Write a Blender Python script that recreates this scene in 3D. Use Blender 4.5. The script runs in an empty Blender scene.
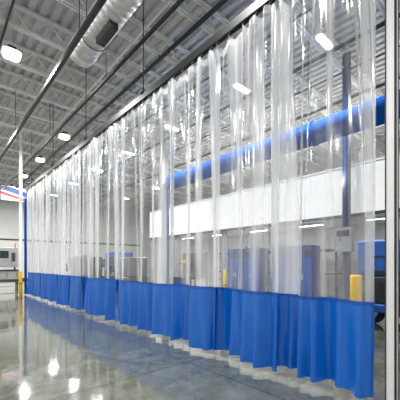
import bpy, math, random
from mathutils import Vector, Matrix
random.seed(7)
S = bpy.context.scene
C = S.collection
PI = math.pi
ROOF = 8.8
XC = 3.68          # curtain line
YN, YF = 1.19, 17.4

# ------------------------------------------------------------ helpers
class MB:
    def __init__(s): s.v=[]; s.f=[]; s.smooth=set()
    def quad(s, pts):
        n=len(s.v); s.v+= [tuple(p) for p in pts]; s.f.append(tuple(range(n,n+len(pts))))
    def box(s, x0,x1,y0,y1,z0,z1, bev=0):
        if bev:
            b=bev
            prof=[(x0+b,y0),(x1-b,y0),(x1,y0+b),(x1,y1-b),(x1-b,y1),(x0+b,y1),(x0,y1-b),(x0,y0+b)]
            rings=[([( (x-(x0+x1)/2)*k+(x0+x1)/2, (y-(y0+y1)/2)*k2+(y0+y1)/2, z) for x,y in prof]) for k,k2,z in
                   ((1-2*b/(x1-x0),1-2*b/(y1-y0),z0),(1,1,min(z0+b,z0+(z1-z0)*.45)),(1,1,max(z1-b,z0+(z1-z0)*.55)),(1-2*b/(x1-x0),1-2*b/(y1-y0),z1))]
            n=len(s.v)
            for r in rings: s.v+=r
            for k in range(3):
                for i in range(8):
                    j=(i+1)%8
                    s.f.append((n+k*8+i,n+k*8+j,n+k*8+8+j,n+k*8+8+i))
            s.f.append(tuple(n+i for i in reversed(range(8)))); s.f.append(tuple(n+24+i for i in range(8)))
            return s
        n=len(s.v)
        s.v+=[(x0,y0,z0),(x1,y0,z0),(x1,y1,z0),(x0,y1,z0),(x0,y0,z1),(x1,y0,z1),(x1,y1,z1),(x0,y1,z1)]
        for q in ((0,3,2,1),(4,5,6,7),(0,1,5,4),(1,2,6,5),(2,3,7,6),(3,0,4,7)): s.f.append(tuple(n+i for i in q))
        return s
    def tube(s, path, r, seg=12, cap=True):
        path=[Vector(p) for p in path]; n0=len(s.v); N=len(path)
        rs = r if isinstance(r,(list,tuple)) else [r]*N
        prev=None
        for i,p in enumerate(path):
            t=(path[min(i+1,N-1)]-path[max(i-1,0)]).normalized()
            if prev is None:
                a=Vector((0,0,1)) if abs(t.z)<.9 else Vector((1,0,0))
                u=t.cross(a).normalized()
            else:
                u=(prev-t*prev.dot(t)).normalized()
            prev=u; w=t.cross(u)
            for k in range(seg):
                an=2*PI*k/seg
                s.v.append(tuple(p+(u*math.cos(an)+w*math.sin(an))*rs[i]))
        for i in range(N-1):
            for k in range(seg):
                k2=(k+1)%seg
                f=(n0+i*seg+k,n0+i*seg+k2,n0+(i+1)*seg+k2,n0+(i+1)*seg+k)
                s.smooth.add(len(s.f)); s.f.append(f)
        if cap:
            s.f.append(tuple(n0+k for k in reversed(range(seg)))); s.f.append(tuple(n0+(N-1)*seg+k for k in range(seg)))
        return s
    def bar(s, a, b, w, h):
        a=Vector(a); b=Vector(b); t=(b-a).normalized()
        up=Vector((0,0,1)) if abs(t.z)<.95 else Vector((1,0,0))
        u=t.cross(up).normalized()*w/2; v=u.cross(t).normalized()*h/2
        n=len(s.v)
        for p in (a,b):
            for q in ((-1,-1),(1,-1),(1,1),(-1,1)): s.v.append(tuple(p+u*q[0]+v*q[1]))
        for q in ((0,3,2,1),(4,5,6,7),(0,1,5,4),(1,2,6,5),(2,3,7,6),(3,0,4,7)): s.f.append(tuple(n+i for i in q))
        return s
    def grid(s, fn, nu, nv):
        n=len(s.v)
        for j in range(nv+1):
            for i in range(nu+1): s.v.append(tuple(fn(i/nu,j/nv)))
        for j in range(nv):
            for i in range(nu):
                a=n+j*(nu+1)+i
                s.smooth.add(len(s.f)); s.f.append((a,a+1,a+nu+2,a+nu+1))
        return s
    def build(s, name, m, parent=None):
        me=bpy.data.meshes.new(name); me.from_pydata(s.v,[],s.f); me.update()
        for i in s.smooth: me.polygons[i].use_smooth=True
        me.materials.append(m)
        o=bpy.data.objects.new(name, me); C.objects.link(o)
        if parent: o.parent=parent
        return o
def tag(o,label=None,cat=None,group=None,kind=None):
    if label: o['label']=label
    if cat: o['category']=cat
    if group: o['group']=group
    if kind: o['kind']=kind
    return o
def thing(name,label,cat,loc=(0,0,0),group=None,rz=0):
    o=bpy.data.objects.new(name,None); C.objects.link(o); o.location=loc; o.rotation_euler=(0,0,rz)
    o.empty_display_size=.2
    return tag(o,label,cat,group)
def dup(root,loc,label,rz=None):
    r=root.copy(); C.objects.link(r); r.location=loc; r['label']=label
    if rz is not None: r.rotation_euler=(0,0,rz)
    for ch in list(root.children):
        c=ch.copy(); C.objects.link(c); c.parent=r
        for g in list(ch.children):
            d=g.copy(); C.objects.link(d); d.parent=c
    return r
ORD=['','first','second','third','fourth','fifth','sixth','seventh','eighth','ninth','tenth','eleventh','twelfth','thirteenth','fourteenth','fifteenth','sixteenth','seventeenth','eighteenth','nineteenth','twentieth']

# ------------------------------------------------------------ materials
def mat(name,col,rough=.5,metal=0,noise=.08,scale=6,emit=None,spec=.5):
    m=bpy.data.materials.new(name); m.use_nodes=True; nt=m.node_tree; b=nt.nodes['Principled BSDF']
    tc=nt.nodes.new('ShaderNodeTexCoord'); n=nt.nodes.new('ShaderNodeTexNoise'); n.inputs['Scale'].default_value=scale
    n.inputs['Detail'].default_value=4
    nt.links.new(tc.outputs['Object'],n.inputs['Vector'])
    r=nt.nodes.new('ShaderNodeValToRGB'); nt.links.new(n.outputs['Fac'],r.inputs['Fac'])
    r.color_ramp.elements[0].position=.3; r.color_ramp.elements[1].position=.7
    r.color_ramp.elements[0].color=(*[max(0,c*(1-noise)) for c in col],1)
    r.color_ramp.elements[1].color=(*[min(1,c*(1+noise)) for c in col],1)
    nt.links.new(r.outputs['Color'],b.inputs['Base Color'])
    b.inputs['Roughness'].default_value=rough; b.inputs['Metallic'].default_value=metal; b.inputs['Specular IOR Level'].default_value=spec
    if emit: b.inputs['Emission Color'].default_value=(1,1,1,1); b.inputs['Emission Strength'].default_value=emit
    return m
M={}
M['white']=mat('white_paint',(.84,.85,.85),.55,noise=.03)
M['wall']=mat('wall_paint',(.78,.78,.77),.6,noise=.05,scale=.6)
M['greywall']=mat('grey_wall',(.52,.53,.53),.6,noise=.08,scale=.6)
M['joist']=mat('joist_grey',(.8,.8,.79),.45,noise=.05)
M['column']=mat('column_grey',(.5,.51,.53),.5,noise=.05)
M['column2']=mat('column_blue_grey',(.1,.13,.2),.5,noise=.05)
M['black']=mat('black_steel',(.012,.013,.016),.4)
M['dark']=mat('charcoal_steel',(.03,.033,.04),.4)
M['galv']=mat('galvanised_steel',(.75,.76,.77),.35,.45,noise=.1,scale=5)
M['alu']=mat('aluminium',(.8,.8,.81),.4,.0,noise=.03)
M['steel']=mat('stainless',(.16,.16,.16),.35,.5,noise=.1)
M['steel2']=mat('brushed_stainless',(.36,.36,.355),.35,.4,noise=.15)
M['yellow']=mat('safety_yellow',(1.0,.58,.0),.4,noise=.03)
M['bluepaint']=mat('blue_paint',(.0,.075,.36),.45,noise=.06)
M['blueduct']=mat('blue_duct_paint',(.0,.08,.4),.8,noise=.05,spec=.15)
M['bluedark']=mat('dark_blue_paint',(.0,.04,.26),.6,noise=.05)
M['rubber']=mat('black_rubber',(.012,.012,.012),.7)
M['red']=mat('red_print',(.6,.02,.03),.5)
M['screen']=mat('screen_glass',(.02,.03,.04),.1)
M['lamp']=mat('lamp_diffuser',(.95,.95,.95),.4,emit=14)
M['fabric']=mat('white_print',(.8,.8,.82),.6)

def floor_mat():
    m=bpy.data.materials.new('polished_concrete'); m.use_nodes=True; nt=m.node_tree; b=nt.nodes['Principled BSDF']
    L=nt.links.new; N=nt.nodes.new
    tc=N('ShaderNodeTexCoord')
    n1=N('ShaderNodeTexNoise'); n1.inputs['Scale'].default_value=2.6; n1.inputs['Detail'].default_value=9; n1.inputs['Roughness'].default_value=.72
    n2=N('ShaderNodeTexNoise'); n2.inputs['Scale'].default_value=45; n2.inputs['Detail'].default_value=3
    L(tc.outputs['Object'],n1.inputs['Vector']); L(tc.outputs['Object'],n2.inputs['Vector'])
    r=N('ShaderNodeValToRGB'); r.color_ramp.elements[0].position=.34; r.color_ramp.elements[1].position=.68
    r.color_ramp.elements[0].color=(.08,.09,.07,1); r.color_ramp.elements[1].color=(.2,.208,.165,1)
    L(n1.outputs['Fac'],r.inputs['Fac'])
    mx=N('ShaderNodeMix'); mx.data_type='RGBA'; mx.blend_type='OVERLAY'; mx.inputs[0].default_value=.4
    L(r.outputs['Color'],mx.inputs[6]); L(n2.outputs['Fac'],mx.inputs[7])
    br=N('ShaderNodeTexBrick'); br.offset=0; br.inputs['Scale'].default_value=1; br.inputs['Brick Width'].default_value=4.5; br.inputs['Row Height'].default_value=4.5
    br.inputs['Mortar Size'].default_value=.009; br.inputs['Color1'].default_value=(1,1,1,1); br.inputs['Color2'].default_value=(1,1,1,1); br.inputs['Mortar'].default_value=(.3,.3,.3,1)
    mp=N('ShaderNodeMapping'); mp.inputs['Location'].default_value=(1.4,.7,0); L(tc.outputs['Object'],mp.inputs['Vector']); L(mp.outputs['Vector'],br.inputs['Vector'])
    m2=N('ShaderNodeMix'); m2.data_type='RGBA'; m2.blend_type='MULTIPLY'; m2.inputs[0].default_value=1
    L(mx.outputs[2],m2.inputs[6]); L(br.outputs['Color'],m2.inputs[7]); L(m2.outputs[2],b.inputs['Base Color'])
    rr=N('ShaderNodeMapRange'); rr.inputs['From Min'].default_value=.3; rr.inputs['From Max'].default_value=.7; rr.inputs['To Min'].default_value=.04; rr.inputs['To Max'].default_value=.13; L(n1.outputs['Fac'],rr.inputs['Value']); L(rr.outputs['Result'],b.inputs['Roughness'])
    b.inputs['IOR'].default_value=1.6
    b.inputs['Coat Weight'].default_value=.4; b.inputs['Coat Roughness'].default_value=.03
    n3=N('ShaderNodeTexNoise'); n3.inputs['Scale'].default_value=3.0; n3.inputs['Detail'].default_value=3; L(tc.outputs['Object'],n3.inputs['Vector'])
    bp=N('ShaderNodeBump'); bp.inputs['Strength'].default_value=.045; bp.inputs['Distance'].default_value=.05
    L(n3.outputs['Fac'],bp.inputs['Height']); L(bp.outputs['Normal'],b.inputs['Normal']); L(bp.outputs['Normal'],b.inputs['Coat Normal'])
    return m
def vinyl_mat(name, base, streak, face, fine):
    m=bpy.data.materials.new(name); m.use_nodes=True; nt=m.node_tree; nt.nodes.clear()
    L=nt.links.new; N=nt.nodes.new
    out=N('ShaderNodeOutputMaterial')
    tc=N('ShaderNodeTexCoord')
    oi=N('ShaderNodeObjectInfo'); cb=N('ShaderNodeCombineXYZ'); ms=N('ShaderNodeMath'); ms.operation='MULTIPLY'; ms.inputs[1].default_value=50
    L(oi.outputs['Random'],ms.inputs[0]); L(ms.outputs[0],cb.inputs[0])
    def streaks(sc,lo,hi,amt):
        mp=N('ShaderNodeMapping'); mp.inputs['Scale'].default_value=sc
        L(cb.outputs[0],mp.inputs['Location']); L(tc.outputs['Object'],mp.inputs['Vector'])
        n=N('ShaderNodeTexNoise'); n.inputs['Scale'].default_value=1.0; n.inputs['Detail'].default_value=2; n.inputs['Roughness'].default_value=.5
        L(mp.outputs['Vector'],n.inputs['Vector'])
        sr=N('ShaderNodeMapRange'); sr.interpolation_type='SMOOTHSTEP'; sr.inputs['From Min'].default_value=lo; sr.inputs['From Max'].default_value=hi; sr.inputs['To Max'].default_value=amt
        L(n.outputs['Fac'],sr.inputs['Value'])
        return n,sr
    n,sr=streaks((1.5,3.0,.12),.49,.68,streak)
    nf,sf=streaks((4,9,.2),.52,.72,fine)
    lw=N('ShaderNodeLayerWeight'); lw.inputs['Blend'].default_value=.5
    p=N('ShaderNodeMath'); p.operation='POWER'; p.inputs[1].default_value=2.6; L(lw.outputs['Facing'],p.inputs[0])
    ml=N('ShaderNodeMath'); ml.operation='MULTIPLY'; ml.inputs[1].default_value=face; L(p.outputs[0],ml.inputs[0])
    a=N('ShaderNodeMath'); a.operation='ADD'; L(sr.outputs['Result'],a.inputs[0]); L(ml.outputs[0],a.inputs[1])
    a1=N('ShaderNodeMath'); a1.operation='ADD'; L(a.outputs[0],a1.inputs[0]); L(sf.outputs['Result'],a1.inputs[1])
    a2=N('ShaderNodeMath'); a2.operation='ADD'; a2.inputs[1].default_value=base; L(a1.outputs[0],a2.inputs[0])
    a3=N('ShaderNodeMath'); a3.operation='MINIMUM'; a3.inputs[1].default_value=.9; L(a2.outputs[0],a3.inputs[0])
    tr=N('ShaderNodeBsdfTransparent'); tr.inputs['Color'].default_value=(.95,.965,.975,1)
    df=N('ShaderNodeBsdfDiffuse'); df.inputs['Color'].default_value=(.98,.985,.99,1)
    tl=N('ShaderNodeBsdfTranslucent'); tl.inputs['Color'].default_value=(.98,.985,.99,1)
    mw=N('ShaderNodeMixShader'); mw.inputs[0].default_value=.5; L(df.outputs[0],mw.inputs[1]); L(tl.outputs[0],mw.inputs[2])
    mx=N('ShaderNodeMixShader'); L(a3.outputs[0],mx.inputs[0]); L(tr.outputs[0],mx.inputs[1]); L(mw.outputs[0],mx.inputs[2])
    gl=N('ShaderNodeBsdfGlossy'); gl.inputs['Roughness'].default_value=.13
    p5=N('ShaderNodeMath'); p5.operation='POWER'; p5.inputs[1].default_value=4; L(lw.outputs['Facing'],p5.inputs[0])
    g5=N('ShaderNodeMath'); g5.operation='MULTIPLY_ADD'; g5.inputs[1].default_value=.55; g5.inputs[2].default_value=.1; L(p5.outputs[0],g5.inputs[0])
    m2=N('ShaderNodeMixShader'); L(g5.outputs[0],m2.inputs[0]); L(mx.outputs[0],m2.inputs[1]); L(gl.outputs[0],m2.inputs[2])
    L(m2.outputs[0],out.inputs['Surface'])
    return m
M['floor']=floor_mat(); M['deck']=mat('deck_grey',(.56,.565,.56),.5,noise=.06)
M['vinyl']=vinyl_mat('clear_vinyl',.03,.5,.8,.1)
M['hem']=vinyl_mat('welded_clear_vinyl',.26,.35,.5,.1)
M['clear']=vinyl_mat('clear_bottom_vinyl',.1,.1,.35,.0)
M['skirt']=mat('blue_vinyl',(.0,.125,.56),.25,noise=.05,scale=3)
M['skirt'].node_tree.nodes['Principled BSDF'].inputs['Coat Weight'].default_value=.4
M['seam']=mat('dark_blue_seam',(.0,.08,.4),.35,noise=.05,scale=3)

# ------------------------------------------------------------ room shell
X0,X1,Y0,Y1=-7,20,-6,34
def struct(name,mb,m): return tag(mb.build(name,m),kind='structure')
struct('floor',MB().box(X0,X1,Y0,Y1,-.2,0),M['floor'])
b=MB(); x=X0; prof=[]
while x<X1:
    prof+=[(x,ROOF),(x+.16,ROOF),(x+.19,ROOF+.08),(x+.27,ROOF+.08)]; x+=.3
for (a,za),(c,zc) in zip(prof,prof[1:]):
    b.quad([(a,Y0,za),(c,Y0,zc),(c,Y1,zc),(a,Y1,za)])
b.box(X0,X1,Y0,Y1,ROOF+.12,ROOF+.3)
struct('ceiling',b,M['deck'])
struct('wall_left',MB().box(X0-.2,X0,Y0,Y1,0,ROOF+.3),M['wall'])
struct('wall_right',MB().box(X1,X1+.2,Y0,Y1,0,ROOF+.3),M['greywall'])
struct('wall_back',MB().box(X0,X1,Y1,Y1+.2,0,ROOF+.3),M['wall'])
struct('wall_front',MB().box(X0,X1,Y0-.2,Y0,0,ROOF+.3),M['wall'])
struct('baseboard_back',MB().box(X0,X1,Y1-.03,Y1,0,.2),M['dark'])
struct('trim_1',MB().box(X0,X1,Y1-.06,Y1,3.9,4.05),M['dark'])

# ------------------------------------------------------------ roof joists (span X)
def joist():
    t=thing('roof_joist','','roof joist',(0,0,0),'open web roof joists')
    b=MB(); b.box(X0,X1,-.07,-.015,ROOF-.07,ROOF-.005); b.box(X0,X1,.015,.07,ROOF-.07,ROOF-.005); b.build('top_chord',M['joist'],t)
    b=MB(); b.box(X0,X1,-.08,-.015,ROOF-.67,ROOF-.6); b.box(X0,X1,.015,.08,ROOF-.67,ROOF-.6); b.build('bottom_chord',M['joist'],t)
    b=MB(); x=X0+.1; k=0
    while x+.5<X1:
        z0,z1=(ROOF-.63,ROOF-.04) if k%2==0 else (ROOF-.04,ROOF-.63)
        b.bar((x,0,z0),(x+.5,0,z1),.032,.032); x+=.5; k+=1
    b.build('web',M['joist'],t)
    return t
j0=joist(); ys=[2.6+1.75*i for i in range(18)]
for i,y in enumerate(ys):
    lab='pale grey open web roof joist crossing above the curtain, %s counted from the camera'%ORD[i+1]
    if i==0: j0.location=(0,y,0); j0['label']=lab
    else: dup(j0,(0,y,0),lab)
def ibeam(b,a0,a1,x,z,w,h,t=.03):
    b.box(x-w/2,x+w/2,a0,a1,z,z+t); b.box(x-w/2,x+w/2,a0,a1,z+h-t,z+h); b.box(x-t/2,x+t/2,a0,a1,z+t,z+h-t)
for x,l in ((-1.5,'pale steel roof girder on the open side of the hall'),(6.2,'pale steel roof girder just behind the curtain line'),(13.5,'pale steel roof girder above the white mezzanine')):
    b=MB(); ibeam(b,Y0,Y1,x,ROOF-1.15,.22,.48)
    tag(b.build('roof_girder',M['joist']),l,'girder','roof girders')
for k,x in enumerate((3.1,9.6,16.0)):
    tag(MB().box(x-.025,x+.025,Y0,Y1,ROOF-.6,ROOF-.55).build('bridging_bar',M['joist']),
        'slim pale bridging bar tying the roof joists, '+['above the silver duct','behind the blue duct','deep over the mezzanine'][k],'bridging bar','joist bridging bars')

t=thing('busway_rail','black overhead rail running along the ceiling left of the silver duct','rail',(2.35,0,0))
MB().box(-.045,.045,Y0+.1,Y1-.1,6.44,6.53).build('rail',M['black'],t)
for i in range(2,16,4): MB().tube([(0,ys[i],6.53),(0,ys[i],ROOF-.63)],.01,6).build('hanger_rod',M['black'],t)
t=thing('support_channel','slim black strut channel hung above the curtain track','rail',(3.56,0,0))
MB().box(-.03,.03,Y0+.1,24,6.62,6.68).build('channel',M['black'],t)
for i in range(0,12,3): MB().tube([(0,ys[i],6.68),(0,ys[i],ROOF-.63)],.01,6).build('hanger_rod',M['black'],t)
for x,z,r,l in ((.7,8.05,.055,'black sprinkler pipe furthest left under the joists'),(5.3,8.0,.06,'black sprinkler pipe above the curtained area nearest the track'),
              (8.9,7.95,.06,'black sprinkler pipe over the blue duct'),(12.0,8.0,.055,'black sprinkler pipe over the white mezzanine face')):
    t=thing('sprinkler_pipe',l,'pipe',(x,0,0),'sprinkler pipes')
    MB().tube([(0,Y0,z),(0,Y1,z)],r,10).build('pipe',M['dark'],t)
    for k in range(1,9):
        y=k*3.6; b=MB(); b.tube([(0,y,z-r),(0,y,z-r-.06)],.012,6); b.tube([(0,y,z-r-.06),(0,y,z-r-.07)],.035,8); b.build('sprinkler_head',M['galv'],t)
    for yy in ys[::3]: MB().box(-.02,.02,yy-.015,yy+.015,z+r-.01,ROOF-.6).build('pipe_clip',M['dark'],t)
for x,m_,l in ((4.4,'alu','thin pale conduit running under the joists behind the curtain'),(1.5,'dark','thin dark conduit running under the joists beside the black rail'),(7.2,'dark','thin dark conduit running under the joists between curtain and blue duct'),(10.4,'dark','thin dark conduit running under the joists above the steel column')):
    tag(MB().tube([(x,Y0,8.1),(x,Y1,8.1)],.03,8).build('conduit',M[m_]),l,'conduit','conduits')

# silver spiral duct
R=.31
t=thing('spiral_duct','silver spiral ventilation duct hanging above the near curtain','duct',(2.87,0,7.03))
y=-3.0; path=[]; rs=[]
while y<7.7:
    path+=[(0,y,0),(0,y+.13,0),(0,y+.145,0),(0,y+.175,0)]; rs+=[R,R,R+.022,R+.022]; y+=.19
b=MB(); b.tube(path,rs,32); b.build('duct_body',M['galv'],t)
for yy in (1.2,4.6,7.6):
    MB().tube([(0,yy-.05,0),(0,yy-.04,0),(0,yy+.04,0),(0,yy+.05,0)],[R,R+.035,R+.035,R],32).build('coupling_ring',M['galv'],t)
MB().tube([(0,7.7,0),(0,7.8,0),(0,7.84,0)],[R,R*.97,R*.8],28).build('end_cap',M['dark'],t)
for yy in (2.9,6.3):
    r=MB().box(-.1,.1,yy-.35,yy+.35,-R-.12,-R+.04).build('air_register',M['dark'],t)
    b=MB()
    for k in range(5): b.box(-.09+k*.04,-.075+k*.04,yy-.33,yy+.33,-R-.14,-R-.12)
    b.build('louvre',M['steel'],r)
for yy,zt in ((0.85,1.08),(4.35,1.08),(7.0,1.18)):
    b=MB(); b.tube([(-R-.03,yy,zt)]+[((R+.03)*math.cos(a),yy,-(R+.03)*math.sin(a)) for a in [PI-PI*k/12 for k in range(13)]]+[(R+.03,yy,zt)],.01,6)
    b.build('duct_hanger',M['dark'],t)

# ------------------------------------------------------------ curtain track
t=thing('curtain_track','dark steel curtain track carrying the clear vinyl curtain','track',(XC,0,0))
b=MB(); ya,yb=1.1,YF+.2
b.box(-.05,.05,ya,yb,5.52,5.56); b.box(-.05,-.035,ya,yb,5.42,5.52); b.box(.035,.05,ya,yb,5.42,5.52)
b.box(-.035,-.012,ya,yb,5.42,5.43); b.box(.012,.035,ya,yb,5.42,5.43)
b.build('channel',M['black'],t)
for y in ys[:9:2]:
    b=MB(); b.box(-.09,.09,y-.03,y+.03,5.56,5.6); b.tube([(0,y,5.6),(0,y,ROOF-.63)],.012,8); b.box(-.05,.05,y-.04,y+.04,5.60,5.66)
    b.build('hanger_rod',M['black'],t)

# ------------------------------------------------------------ curtain panels
NP=13; pitch=(YF-YN)/NP; TOP=5.38
def panel(i):
    rnd=random.Random(300+i)
    ov=.13
    w=pitch+ (ov if i<NP-1 else 0)
    ph=[rnd.uniform(0,6.28) for _ in range(9)]
    n1=rnd.choice([1,2,2]); n2=rnd.choice([4,5,5]); n3=rnd.choice([6,7])
    uc=[rnd.uniform(.0,.1),rnd.uniform(.3,.7),rnd.uniform(.9,1.0)]
    ga=[rnd.uniform(.5,1.3),rnd.uniform(.2,1.2),rnd.uniform(.5,1.3)]
    t=thing('vinyl_curtain','', 'curtain',(XC+(.05 if i==0 else 0),YN+i*pitch,0),'clear vinyl curtains')
    def off(u,z):
        h=(z)/TOP
        edge=min(1,min(u,1-u)/.09); edge=.3+.7*edge
        warp=u+.05*math.sin(2*PI*u+ph[5])+ .03*math.sin(h*3+ph[6])
        env=.5+.5*math.sin(2*PI*u*1.3+ph[8])
        lo=.085*math.sin(2*PI*n1*warp+ph[0]+.5*h)
        low=max(0,1-h*4)
        mid=(.026+.042*low)*(.35+.65*max(env,low))*math.sin(2*PI*n2*warp+ph[1]+.8*math.sin(2*h+ph[7]))
        crease=-.038*max(0,1-h*3.5)*abs(math.sin(PI*(n2+1)*warp+ph[4]))
        hi=.03*math.sin(2*PI*n3*warp+ph[2])*(.3+.7*(1-env))
        a=lo*(1-.6*h**1.5)+mid*(1-.3*h)+hi*max(0,h-.65)*2+crease
        g=0
        wd=.055+.22*max(0,h-.3)**1.6
        for c,s_ in zip(uc,ga):
            cc=c+.04*math.sin(h*2.2+ph[6]+c*5)
            g+=s_*math.exp(-((u-cc)/wd)**2)*(.046*math.sin((u-cc)*2*PI*(15-7*h)+c*9))
        g*=max(0,min(1,(h-.17)/.12))
        return a*edge + g - .035+.07*u
    def pos(u,z):
        return (off(u,z), u*w + .02*math.sin(9*u+ph[3]+z*.7), z)
    zb=1.156+rnd.uniform(-.012,.012)
    top=lambda u: TOP-.11*math.cos(5*PI*u)**2
    MB().grid(lambda u,v:pos(u,zb+(top(u)-zb)*v),240,46).build('clear_sheet',M['vinyl'],t)
    zk=.1+rnd.uniform(-.012,.012)+(.02 if i==0 else 0)
    sag=lambda u: zk+.015*math.sin(7*u+ph[1])+.1*off(u,.1)
    MB().grid(lambda u,v:pos(u,sag(u)+(zb+.03-sag(u))*v),160,14).build('blue_skirt',M['skirt'],t)['label']='opaque blue vinyl lower band'
    MB().grid(lambda u,v:pos(u,.02+(sag(u)-.02)*v),160,3).build('bottom_hem',M['clear'],t)
    sh=lambda p:(p[0]-.006,p[1],p[2])
    for a in (0,1):
        wb,wt=rnd.uniform(.05,.1),rnd.uniform(.06,.15)
        def uu(u,v):
            wv=wb+(wt-wb)*v
            return u*wv if a==0 else 1-wv*u
        MB().grid(lambda u,v:sh(pos(uu(u,v),zb+.03+(top(uu(u,v))-zb-.03)*v)),22,46).build('side_hem',M['hem'],t)
    MB().grid(lambda u,v:(lambda p:(p[0]-.004,p[1],p[2]))(pos(.018*u,sag(0)+.01+(zb-sag(0)-.01)*v)),3,14).build('skirt_seam',M['seam'],t)
    MB().grid(lambda u,v:sh(pos(u,top(u)-.12+.12*v)),200,2).build('header_band',M['hem'],t)
    MB().grid(lambda u,v:sh(pos(u,zb-.005+.035*v)),160,1).build('weld_seam',M['seam'],t)
    for k in range(5):
        u=(k+.5)/5; p=pos(u,TOP)
        b=MB(); b.tube([(0,p[1],TOP+.1),(0,p[1],TOP+.04),(p[0],p[1],TOP-.04)],.007,6)
        b.tube([(-.028,p[1],TOP+.08),(-.012,p[1],TOP+.08)],.02,10); b.tube([(.012,p[1],TOP+.08),(.028,p[1],TOP+.08)],.02,10)
        b.build('roller',M['galv'],t)
    return t
for i in range(NP):
    t=panel(i)
    t['label']='clear vinyl curtain panel with blue lower band, %s from the right-hand post'%ORD[i+1]
t=thing('blue_vinyl_curtain','narrow gathered solid blue vinyl curtain at the far end of the clear curtain','curtain',(XC-.02,YF+.14,0))
def bl(u,v):
    r_=.03*math.sin(u*30+v)*(1-.3*v)
    if u<.5: return (-.12*(1-2*u), .0+r_, .05+4.95*v)
    return (r_*1.2,(u-.5)*.8+.02,.05+4.95*v)
MB().grid(bl,80,20).build('blue_sheet',M['seam'],t)
MB().box(-.15,.03,-.04,.0,4.98,5.03).build('header_bar',M['galv'],t)
def post(label,x,y,h,w,m,edges):
    t=thing('curtain_post',label,'post',(x,y,0),'curtain end posts')
    MB().box(-w/2,w/2,-w/2,w/2,.012,h).build('shaft',m,t)
    if edges:
        for s in (-1,1):
            MB().box(-w/2-.006,-w/2,s*w*.44-.006,s*w*.44+.006,.02,h).build('edge_strip',M['dark'],t)
            MB().box(s*w*.44-.006,s*w*.44+.006,-w/2-.006,-w/2,.02,h).build('edge_strip',M['dark'],t)
    MB().box(-w*.95,w*.95,-w*.95,w*.95,0,.012).build('base_plate',M['galv'],t)
    for sx in (-1,1):
        for sy in (-1,1): MB().tube([(sx*w*.72,sy*w*.72,.012),(sx*w*.72,sy*w*.72,.04)],.012,6).build('anchor_bolt',M['galv'],t)
    return t
post('slim white metal post at the near right end of the curtain',XC,1.03,ROOF-.005,.1,M['alu'],True)
post('slim white post rising to the roof at the far left end of the curtain',XC-.27,YF+.3,ROOF-.005,.13,M['white'],False)

# ------------------------------------------------------------ lights
def lamp_rect():
    t=thing('strip_high_bay_light','','light',(0,0,0),'oblong high bay lights')
    MB().box(-.38,.38,-.12,.12,.0,.07,bev=.03).build('housing',M['white'],t)
    MB().box(-.35,.35,-.09,.09,-.04,.0,bev=.05).build('diffuser',M['lamp'],t)
    for s in (-.28,.28): MB().tube([(s,0,.07),(s,0,ROOF-7.6)],.006,6).build('hanger_cable',M['galv'],t)
    return t
def lamp_sq():
    t=thing('square_high_bay_light','','light',(0,0,0),'square high bay lights')
    MB().box(-.24,.24,-.24,.24,.0,.09,bev=.08).build('housing',M['white'],t)
    MB().box(-.21,.21,-.21,.21,-.1,.0,bev=.09).build('lens',M['lamp'],t)
    MB().box(-.1,.1,-.1,.1,.09,.2).build('driver_housing',M['dark'],t)
    MB().tube([(0,0,.2),(0,0,ROOF-7.6)],.008,6).build('hanger_cable',M['galv'],t)
    return t
rows=[(-3.6,[-2,5,12,19],'added unseen leftmost row',0),(1.7,[-1,4,10,16,22,28],'row left of the silver duct, nearest pair added',1),(4.65,[14.8,19,23.2,27.4],'row just behind the far curtain',1),  # unseen leftmost row and next row's nearest pair added to light the front
      (7.9,[3.8,6.7,10.7,14.7,18.7,23,28],'row over the blue duct',0),(13.2,[3,7,11,15.5,20,25],'row over the white mezzanine',0)]
L0={}
for x,yl,d,rd in rows:
    for k,y in enumerate(yl):
        lab='%s white ceiling light, %s from the camera in the %s'%('square' if rd else 'oblong',ORD[k+1],d)
        if rd not in L0: L0[rd]=(lamp_sq if rd else lamp_rect)(); L0[rd].location=(x,y,7.6); L0[rd]['label']=lab
        else: dup(L0[rd],(x,y,7.6),lab)
        ld=bpy.data.lights.new('area','AREA'); ld.shape='RECTANGLE'; ld.size=.66; ld.size_y=.18; ld.energy=212; ld.color=(1,.985,.955)
        if rd: ld.size=.36; ld.size_y=.36
        lo=bpy.data.objects.new('lamp_source',ld); C.objects.link(lo); lo.location=(x,y,7.46)

# ------------------------------------------------------------ behind the curtain
t=thing('blue_duct','large round blue duct running behind the curtain and dropping to the floor','duct',(8.7,0,0))
r=.34; z=5.58
MB().tube([(0,-3,z),(0,11.9,z),(0,11.95,z),(0,12.1,z)],[r,r,r*.8,r*.5],28).build('duct_body',M['blueduct'],t)
path=[(0,12.05,z)]
for k in range(1,9):
    a=PI/2*k/8; path.append((0,12.05+.3*math.sin(a),z-.3+.3*math.cos(a)))
path.append((0,12.35,.03))
MB().tube(path,.18,20).build('drop_pipe',M['bluedark'],t)
for yy in (1.5,4.5,7.5,10.3):
    MB().tube([(0,yy-.04,z),(0,yy+.04,z)],r+.03,28).build('flange',M['blueduct'],t)
    MB().tube([(0,yy+.2,z+r-.02),(0,yy+.2,ROOF-.07)],.012,6).build('hanger_rod',M['dark'],t)
MB().tube([(0,12.35,0),(0,12.35,.06)],.24,28).build('floor_flange',M['dark'],t)

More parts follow.
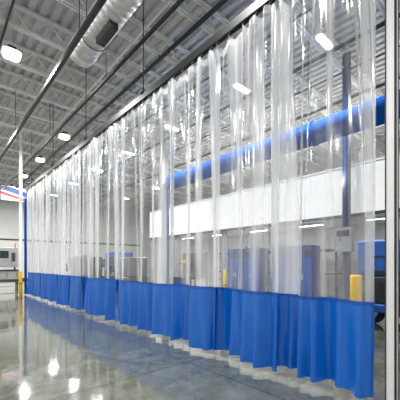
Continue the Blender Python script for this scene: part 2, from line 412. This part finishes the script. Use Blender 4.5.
t=thing('mezzanine','long white panelled mezzanine enclosure behind the curtain','mezzanine',(12,0,0))
MB().box(0,6,-3,19,3.47,5.4).build('enclosure',M['white'],t)
for k in range(6): MB().box(-.008,0,-2.5+k*3.8,-2.485+k*3.8,3.6,5.3).build('panel_joint',M['joist'],t)
MB().box(-.05,.0,-3,19,3.4,3.52).build('edge_beam',M['dark'],t)
MB().box(-.06,.0,-3,19,5.34,5.4).build('top_flashing',M['alu'],t)
for yy in (-1,3.2,7.4,11.6,15.8,18.8):
    b=MB(); b.box(.05,.3,yy-.12,yy-.1,0,3.47); b.box(.05,.3,yy+.1,yy+.12,0,3.47); b.box(.165,.185,yy-.1,yy+.1,0,3.47); b.build('support_column',M['column'],t)
MB().box(3.2,3.3,-3,19,0,3.47).build('rear_partition',M['greywall'],t)
for k,y in enumerate((1,4,7,10,13,16)):
    q=thing('strip_light','white strip light under the mezzanine, %s from the camera'%ORD[k+1],'light',(13.2,y,3.39),'strip lights under the mezzanine')
    MB().box(-.06,.06,-.6,.6,0,.07).build('housing',M['white'],q); MB().tube([(0,-.58,-.01),(0,.58,-.01)],.015,10).build('tube',M['lamp'],q)
    ld=bpy.data.lights.new('area','AREA'); ld.shape='RECTANGLE'; ld.size=.1; ld.size_y=1.1; ld.energy=24
    lo=bpy.data.objects.new('lamp_source',ld); C.objects.link(lo); lo.location=(13.2,y,3.34)

t=thing('steel_column','slim blue-grey steel column with a pale control box behind the near curtain panel','column',(10.3,4.2,0))
b=MB(); b.box(-.1,.1,-.1,-.085,.02,ROOF-.01); b.box(-.1,.1,.085,.1,.02,ROOF-.01); b.box(-.01,.01,-.085,.085,.02,ROOF-.01); b.build('shaft',M['column2'],t)
MB().box(-.2,.2,-.2,.2,0,.02).build('base_plate',M['dark'],t)
e=MB().box(-.28,-.1,-.28,.28,2.0,2.8,bev=.015).build('control_box',M['column'],t)
MB().box(-.3,-.28,.08,.12,2.35,2.45).build('latch',M['dark'],e)
MB().box(-.295,-.28,-.2,.2,2.5,2.7).build('display',M['screen'],e)
MB().box(-.14,-.1,-.05,.05,2.8,ROOF-.7).build('conduit',M['bluedark'],t)
t=thing('hall_column','pale steel building column seen through the middle of the curtain','column',(9.6,13.6,0))
MB().box(-.15,.15,-.15,.15,.02,ROOF-.01,bev=.01).build('shaft',M['column'],t); MB().box(-.25,.25,-.25,.25,0,.02).build('base_plate',M['dark'],t)

def bollard():
    t=thing('bollard','','bollard',(0,0,0),'yellow bollards')
    b=MB(); b.tube([(0,0,.01),(0,0,1.3),(0,0,1.335),(0,0,1.345)],[.125,.125,.115,.08],24); b.build('sleeve',M['yellow'],t)
    MB().tube([(0,0,0),(0,0,.012)],.16,24).build('base_plate',M['dark'],t)
    MB().tube([(0,0,.7),(0,0,.74)],.128,24).build('reflective_band',M['rubber'],t)
    return t
b0=bollard(); b0.location=(7.38,2.8,0); b0['label']='large yellow bollard behind the near curtain panel, beside the blue and black cart'
b1=dup(b0,(3.12,16.2,0),'slim small looking yellow bollard in front of the far left end of the curtain'); b1.scale=(.6,.6,.95)
b2=dup(b0,(9.2,8.7,0),'slim yellow bollard behind the curtain in front of the furthest blue cabinet'); b2.scale=(.7,.7,1.0)

def cabinet():
    t=thing('storage_cabinet','','cabinet',(0,0,0),'blue storage cabinets')
    MB().box(-.3,.3,-.41,.41,.12,2.25,bev=.012).build('body',M['bluedark'],t)
    for s in (-1,1):
        d=MB().box(-.325,-.3,min(s*.015,s*.395),max(s*.015,s*.395),.16,2.21).build('door',M['bluepaint'],t)
        MB().box(-.35,-.325,min(s*.04,s*.06),max(s*.04,s*.06),1.05,1.25).build('handle',M['galv'],d)
        MB().box(-.33,-.325,min(s*.1,s*.34),max(s*.1,s*.34),1.85,2.1).build('vent_panel',M['dark'],d)
    for sx in (-1,1):
        for sy in (-1,1): MB().box(sx*.26-.03,sx*.26+.03,sy*.36-.03,sy*.36+.03,0,.12).build('foot',M['dark'],t)
    return t
c0=cabinet(); cl=[5.5,6.37,7.7,8.6]
nm=['nearest the steel column','second from the steel column','third from the steel column','furthest from the steel column']
for k,y in enumerate(cl):
    lab='tall blue double-door cabinet behind the curtain, '+nm[k]
    if k==0: c0.location=(10,y,0); c0['label']=lab
    else: dup(c0,(10,y,0),lab)

t=thing('storage_rack','dark open storage rack behind the blue cabinets','rack',(13.6,6.0,0))
for y in (0,2.6,5.2,7.8):
    b=MB()
    for x in (0,.9): b.box(x-.04,x+.04,y-.04,y+.04,0,2.6)
    for k in range(3): b.bar((0,y,.3+k*.7),(.9,y,.9+k*.7),.03,.03)
    b.build('upright',M['dark'],t)
for z in (1.1,2.2):
    for x in (0,.9): MB().box(x-.03,x+.03,0,7.8,z,z+.1).build('beam',M['dark'],t)
    MB().box(0,.9,.05,7.75,z+.1,z+.12).build('shelf',M['galv'],t)

def wheel(parent,x,y,r,w=.1):
    o=MB().tube([(x-w/2,y,r),(x-w/2+.02,y,r),(x+w/2-.02,y,r),(x+w/2,y,r)],[r-.03,r,r,r-.03],24).build('wheel',M['rubber'],parent)
    MB().tube([(x-w/2-.01,y,r),(x+w/2+.01,y,r)],r*.5,16).build('hub',M['galv'],o)
t=thing('generator_cart','blue and black wheeled equipment cart between the curtain and the right post','cart',(8.5,2.45,0))
MB().box(-.45,.45,-.7,.7,.42,.62,bev=.02).build('chassis',M['bluepaint'],t)
bd=MB().box(-.42,.42,-.62,.62,.62,1.3,bev=.04).build('body',M['dark'],t)
b=MB()
for k in range(7): b.box(-.435,-.42,-.45,.1,.7+k*.07,.73+k*.07)
b.build('vent_louvre',M['black'],bd)
MB().box(-.43,-.42,.2,.5,.9,1.2).build('control_panel',M['steel'],bd)
hd=MB().box(-.4,.4,-.6,.6,1.3,2.2,bev=.05).build('hood',M['bluepaint'],t)
MB().box(-.42,-.4,-.4,.4,1.75,1.8).build('grab_rail',M['black'],hd)
MB().box(-.41,-.4,-.5,.5,1.36,1.44).build('trim_strip',M['black'],hd)
for y in (-.5,.5): MB().box(-.52,.52,y-.22,y+.22,.6,.63).build('mudguard',M['black'],t)
for x in (-.42,.42):
    for y in (-.5,.5): wheel(t,x,y,.3,.13)
MB().tube([(-.3,-.7,.5),(-.3,-1.05,.6),(-.3,-1.15,.95),(.3,-1.15,.95),(.3,-1.05,.6),(.3,-.7,.5)],.02,10).build('push_handle',M['galv'],t)

def machine(label,x,y,w,d,h,m,rz=0):
    t=thing('machine_tool',label,'machine',(x,y,0),'workshop machines behind the curtain',rz)
    MB().box(-d/2,d/2,-w/2,w/2,.1,h*.42,bev=.03).build('base',M['dark'],t)
    MB().box(-d/2+.1,d/2,-w/2,w/2,h*.42,h,bev=.05).build('enclosure',m,t)
    wn=MB().box(-d/2+.07,-d/2+.1,-w*.3,w*.15,h*.5,h*.85).build('door_window',M['screen'],t)
    MB().box(-d/2+.04,-d/2+.07,w*.16,w*.18,h*.55,h*.75).build('door_handle',M['galv'],wn)
    p=MB().box(-d/2-.2,-d/2-.1,w*.3,w*.5,h*.5,h*.78,bev=.02).build('control_panel',M['dark'],t)
    MB().box(-d/2-.21,-d/2-.2,w*.32,w*.48,h*.62,h*.75).build('screen',M['screen'],p)
    MB().box(-d/2-.12,-d/2+.1,w*.38,w*.42,h*.45,h*.55).build('arm',M['galv'],t)
    for sx in (-1,1):
        for sy in (-1,1): MB().tube([(sx*(d/2-.1),sy*(w/2-.1),0),(sx*(d/2-.1),sy*(w/2-.1),.12)],.05,10).build('foot',M['rubber'],t)
machine('dark machine with a mid grey upper enclosure behind the middle of the curtain',9.0,16.6,2.0,1.4,2.0,M['steel'])
machine('all dark machine behind the far left curtain panels',8.2,21.5,2.4,1.5,2.1,M['dark'])
machine('tall blue topped machine deep behind the left half of the curtain',12.0,24,2.2,1.6,2.6,M['bluepaint'])
def bench():
    t=thing('workbench','','workbench',(0,0,0),'workbenches behind the curtain')
    MB().box(-.4,.4,-.9,.9,.88,.95).build('worktop',M['dark'],t)
    for sx in (-.35,.35):
        for sy in (-.84,.84): MB().box(sx-.03,sx+.03,sy-.03,sy+.03,0,.88).build('leg',M['dark'],t)
    MB().box(.3,.36,-.88,.88,.95,2.15).build('tool_board',M['steel'],t)
    MB().box(.0,.34,-.88,.88,1.6,1.63).build('shelf',M['dark'],t)
    d=MB().box(-.36,.3,.2,.8,.4,.88).build('drawer_unit',M['bluedark'],t)
    for k in range(3): MB().box(-.38,-.36,.25,.75,.44+k*.15,.56+k*.15).build('drawer_front',M['bluepaint'],d)
    MB().box(-.3,-.1,-.6,-.4,.95,1.12,bev=.02).build('vice',M['steel'],t)
    return t
w0=bench(); w0.location=(9.4,11.3,0); w0['label']='dark workbench with tool board behind the curtain, just right of the blue drop pipe'
dup(w0,(7.0,18.9,0),'dark workbench with tool board behind the left half of the curtain')
t=thing('parts_bin','small yellow parts bin on the shelf of the nearer workbench','bin',(9.55,11.9,1.632))
b=MB(); b.box(-.12,.12,-.15,.15,0,.02); b.box(-.12,-.1,-.15,.15,.02,.12); b.box(.1,.12,-.15,.15,.02,.18); b.box(-.1,.1,-.15,-.13,.02,.15); b.box(-.1,.1,.13,.15,.02,.15)
b.build('tray',M['yellow'],t); MB().box(-.13,-.12,-.06,.06,.04,.09).build('label_holder',M['fabric'],t)

# ------------------------------------------------------------ far left
t=thing('control_station','stainless steel control station with dark screen at the far left beyond the curtain','machine',(3.5,21.6,0))
MB().box(-.6,.5,-.3,.3,.65,1.2,bev=.02).build('cabinet',M['steel2'],t)
for a in (-.57,-.04):
    d=MB().box(a,a+.5,-.322,-.3,.7,1.15).build('door',M['steel2'],t); MB().box(a+.42,a+.45,-.34,-.322,.8,1.05).build('handle',M['dark'],d)
for sx in (-.55,.45):
    for sy in (-.25,.25): MB().box(sx-.035,sx+.035,sy-.035,sy+.035,0,.66).build('leg',M['dark'],t)
MB().box(-.7,.6,-.4,.3,1.2,1.26).build('worktop',M['dark'],t)
MB().box(-.6,.5,-.25,.25,.2,.23).build('lower_shelf',M['steel2'],t)
s=MB().box(-.6,.5,-.1,.25,1.4,2.6,bev=.02).build('control_box',M['steel2'],t)
MB().box(-.45,.0,-.115,-.1,1.95,2.4).build('screen',M['screen'],s)
MB().box(.15,.35,-.115,-.1,1.75,2.3).build('button_panel',M['dark'],s)
for xx in (-.5,.35): MB().box(xx-.04,xx+.04,.0,.15,1.26,1.4).build('bracket',M['dark'],t)
MB().tube([(.4,.2,2.6),(.4,.2,2.85),(.4,.2,2.88)],[.03,.03,.05],8).build('signal_light',M['red'],t)
t=thing('hanging_banner','red white and blue banner with slanting bands hung from the roof at the far left','sign',(4.65,25.35,6.2))
MB().box(-1.0,.6,0,.03,0,1.0).build('banner_sheet',M['fabric'],t)
b=MB(); b.quad([(-1.0,-.004,.42),(.5,-.004,.05),(.6,-.004,.05),(.6,-.004,.2),(-1.0,-.004,.6)]); b.build('red_stripe',M['red'],t)
b=MB(); b.quad([(-1.0,-.006,.75),(.6,-.006,.35),(.6,-.006,.7),(-.4,-.006,.96),(-1.0,-.006,.96)]); b.build('blue_stripe',M['bluepaint'],t)
for xx in (-.8,.45): MB().tube([(xx,.015,1.0),(xx,.015,ROOF-.66-6.2+.03)],.01,6).build('hanging_cord',M['dark'],t)
for k,(x,w,h) in enumerate(((4.2,1.0,2.2),(1.4,3.6,3.6))):
    tt=MB().box(x-w/2,x+w/2,Y1-.05,Y1-.01,0,h).build('door_%d'%(k+1),M['greywall']); tag(tt,kind='structure')
    MB().box(x+w/2-.15,x+w/2-.1,Y1-.09,Y1-.05,1.0,1.1).build('door_handle',M['galv'],tt)

# ------------------------------------------------------------ world, camera
w=bpy.data.worlds.new('world'); S.world=w; w.use_nodes=True
w.node_tree.nodes['Background'].inputs[0].default_value=(.8,.86,.95,1); w.node_tree.nodes['Background'].inputs[1].default_value=.3
cd=bpy.data.cameras.new('camera'); co=bpy.data.objects.new('camera',cd); C.objects.link(co)
cd.sensor_width=36; cd.lens=27; cd.shift_y=.16; cd.clip_start=.05
co.location=(0,0,1.6); co.rotation_euler=(PI/2,0,-math.atan(268/300))
S.camera=co
S.view_settings.view_transform='Standard'
S.view_settings.exposure=0
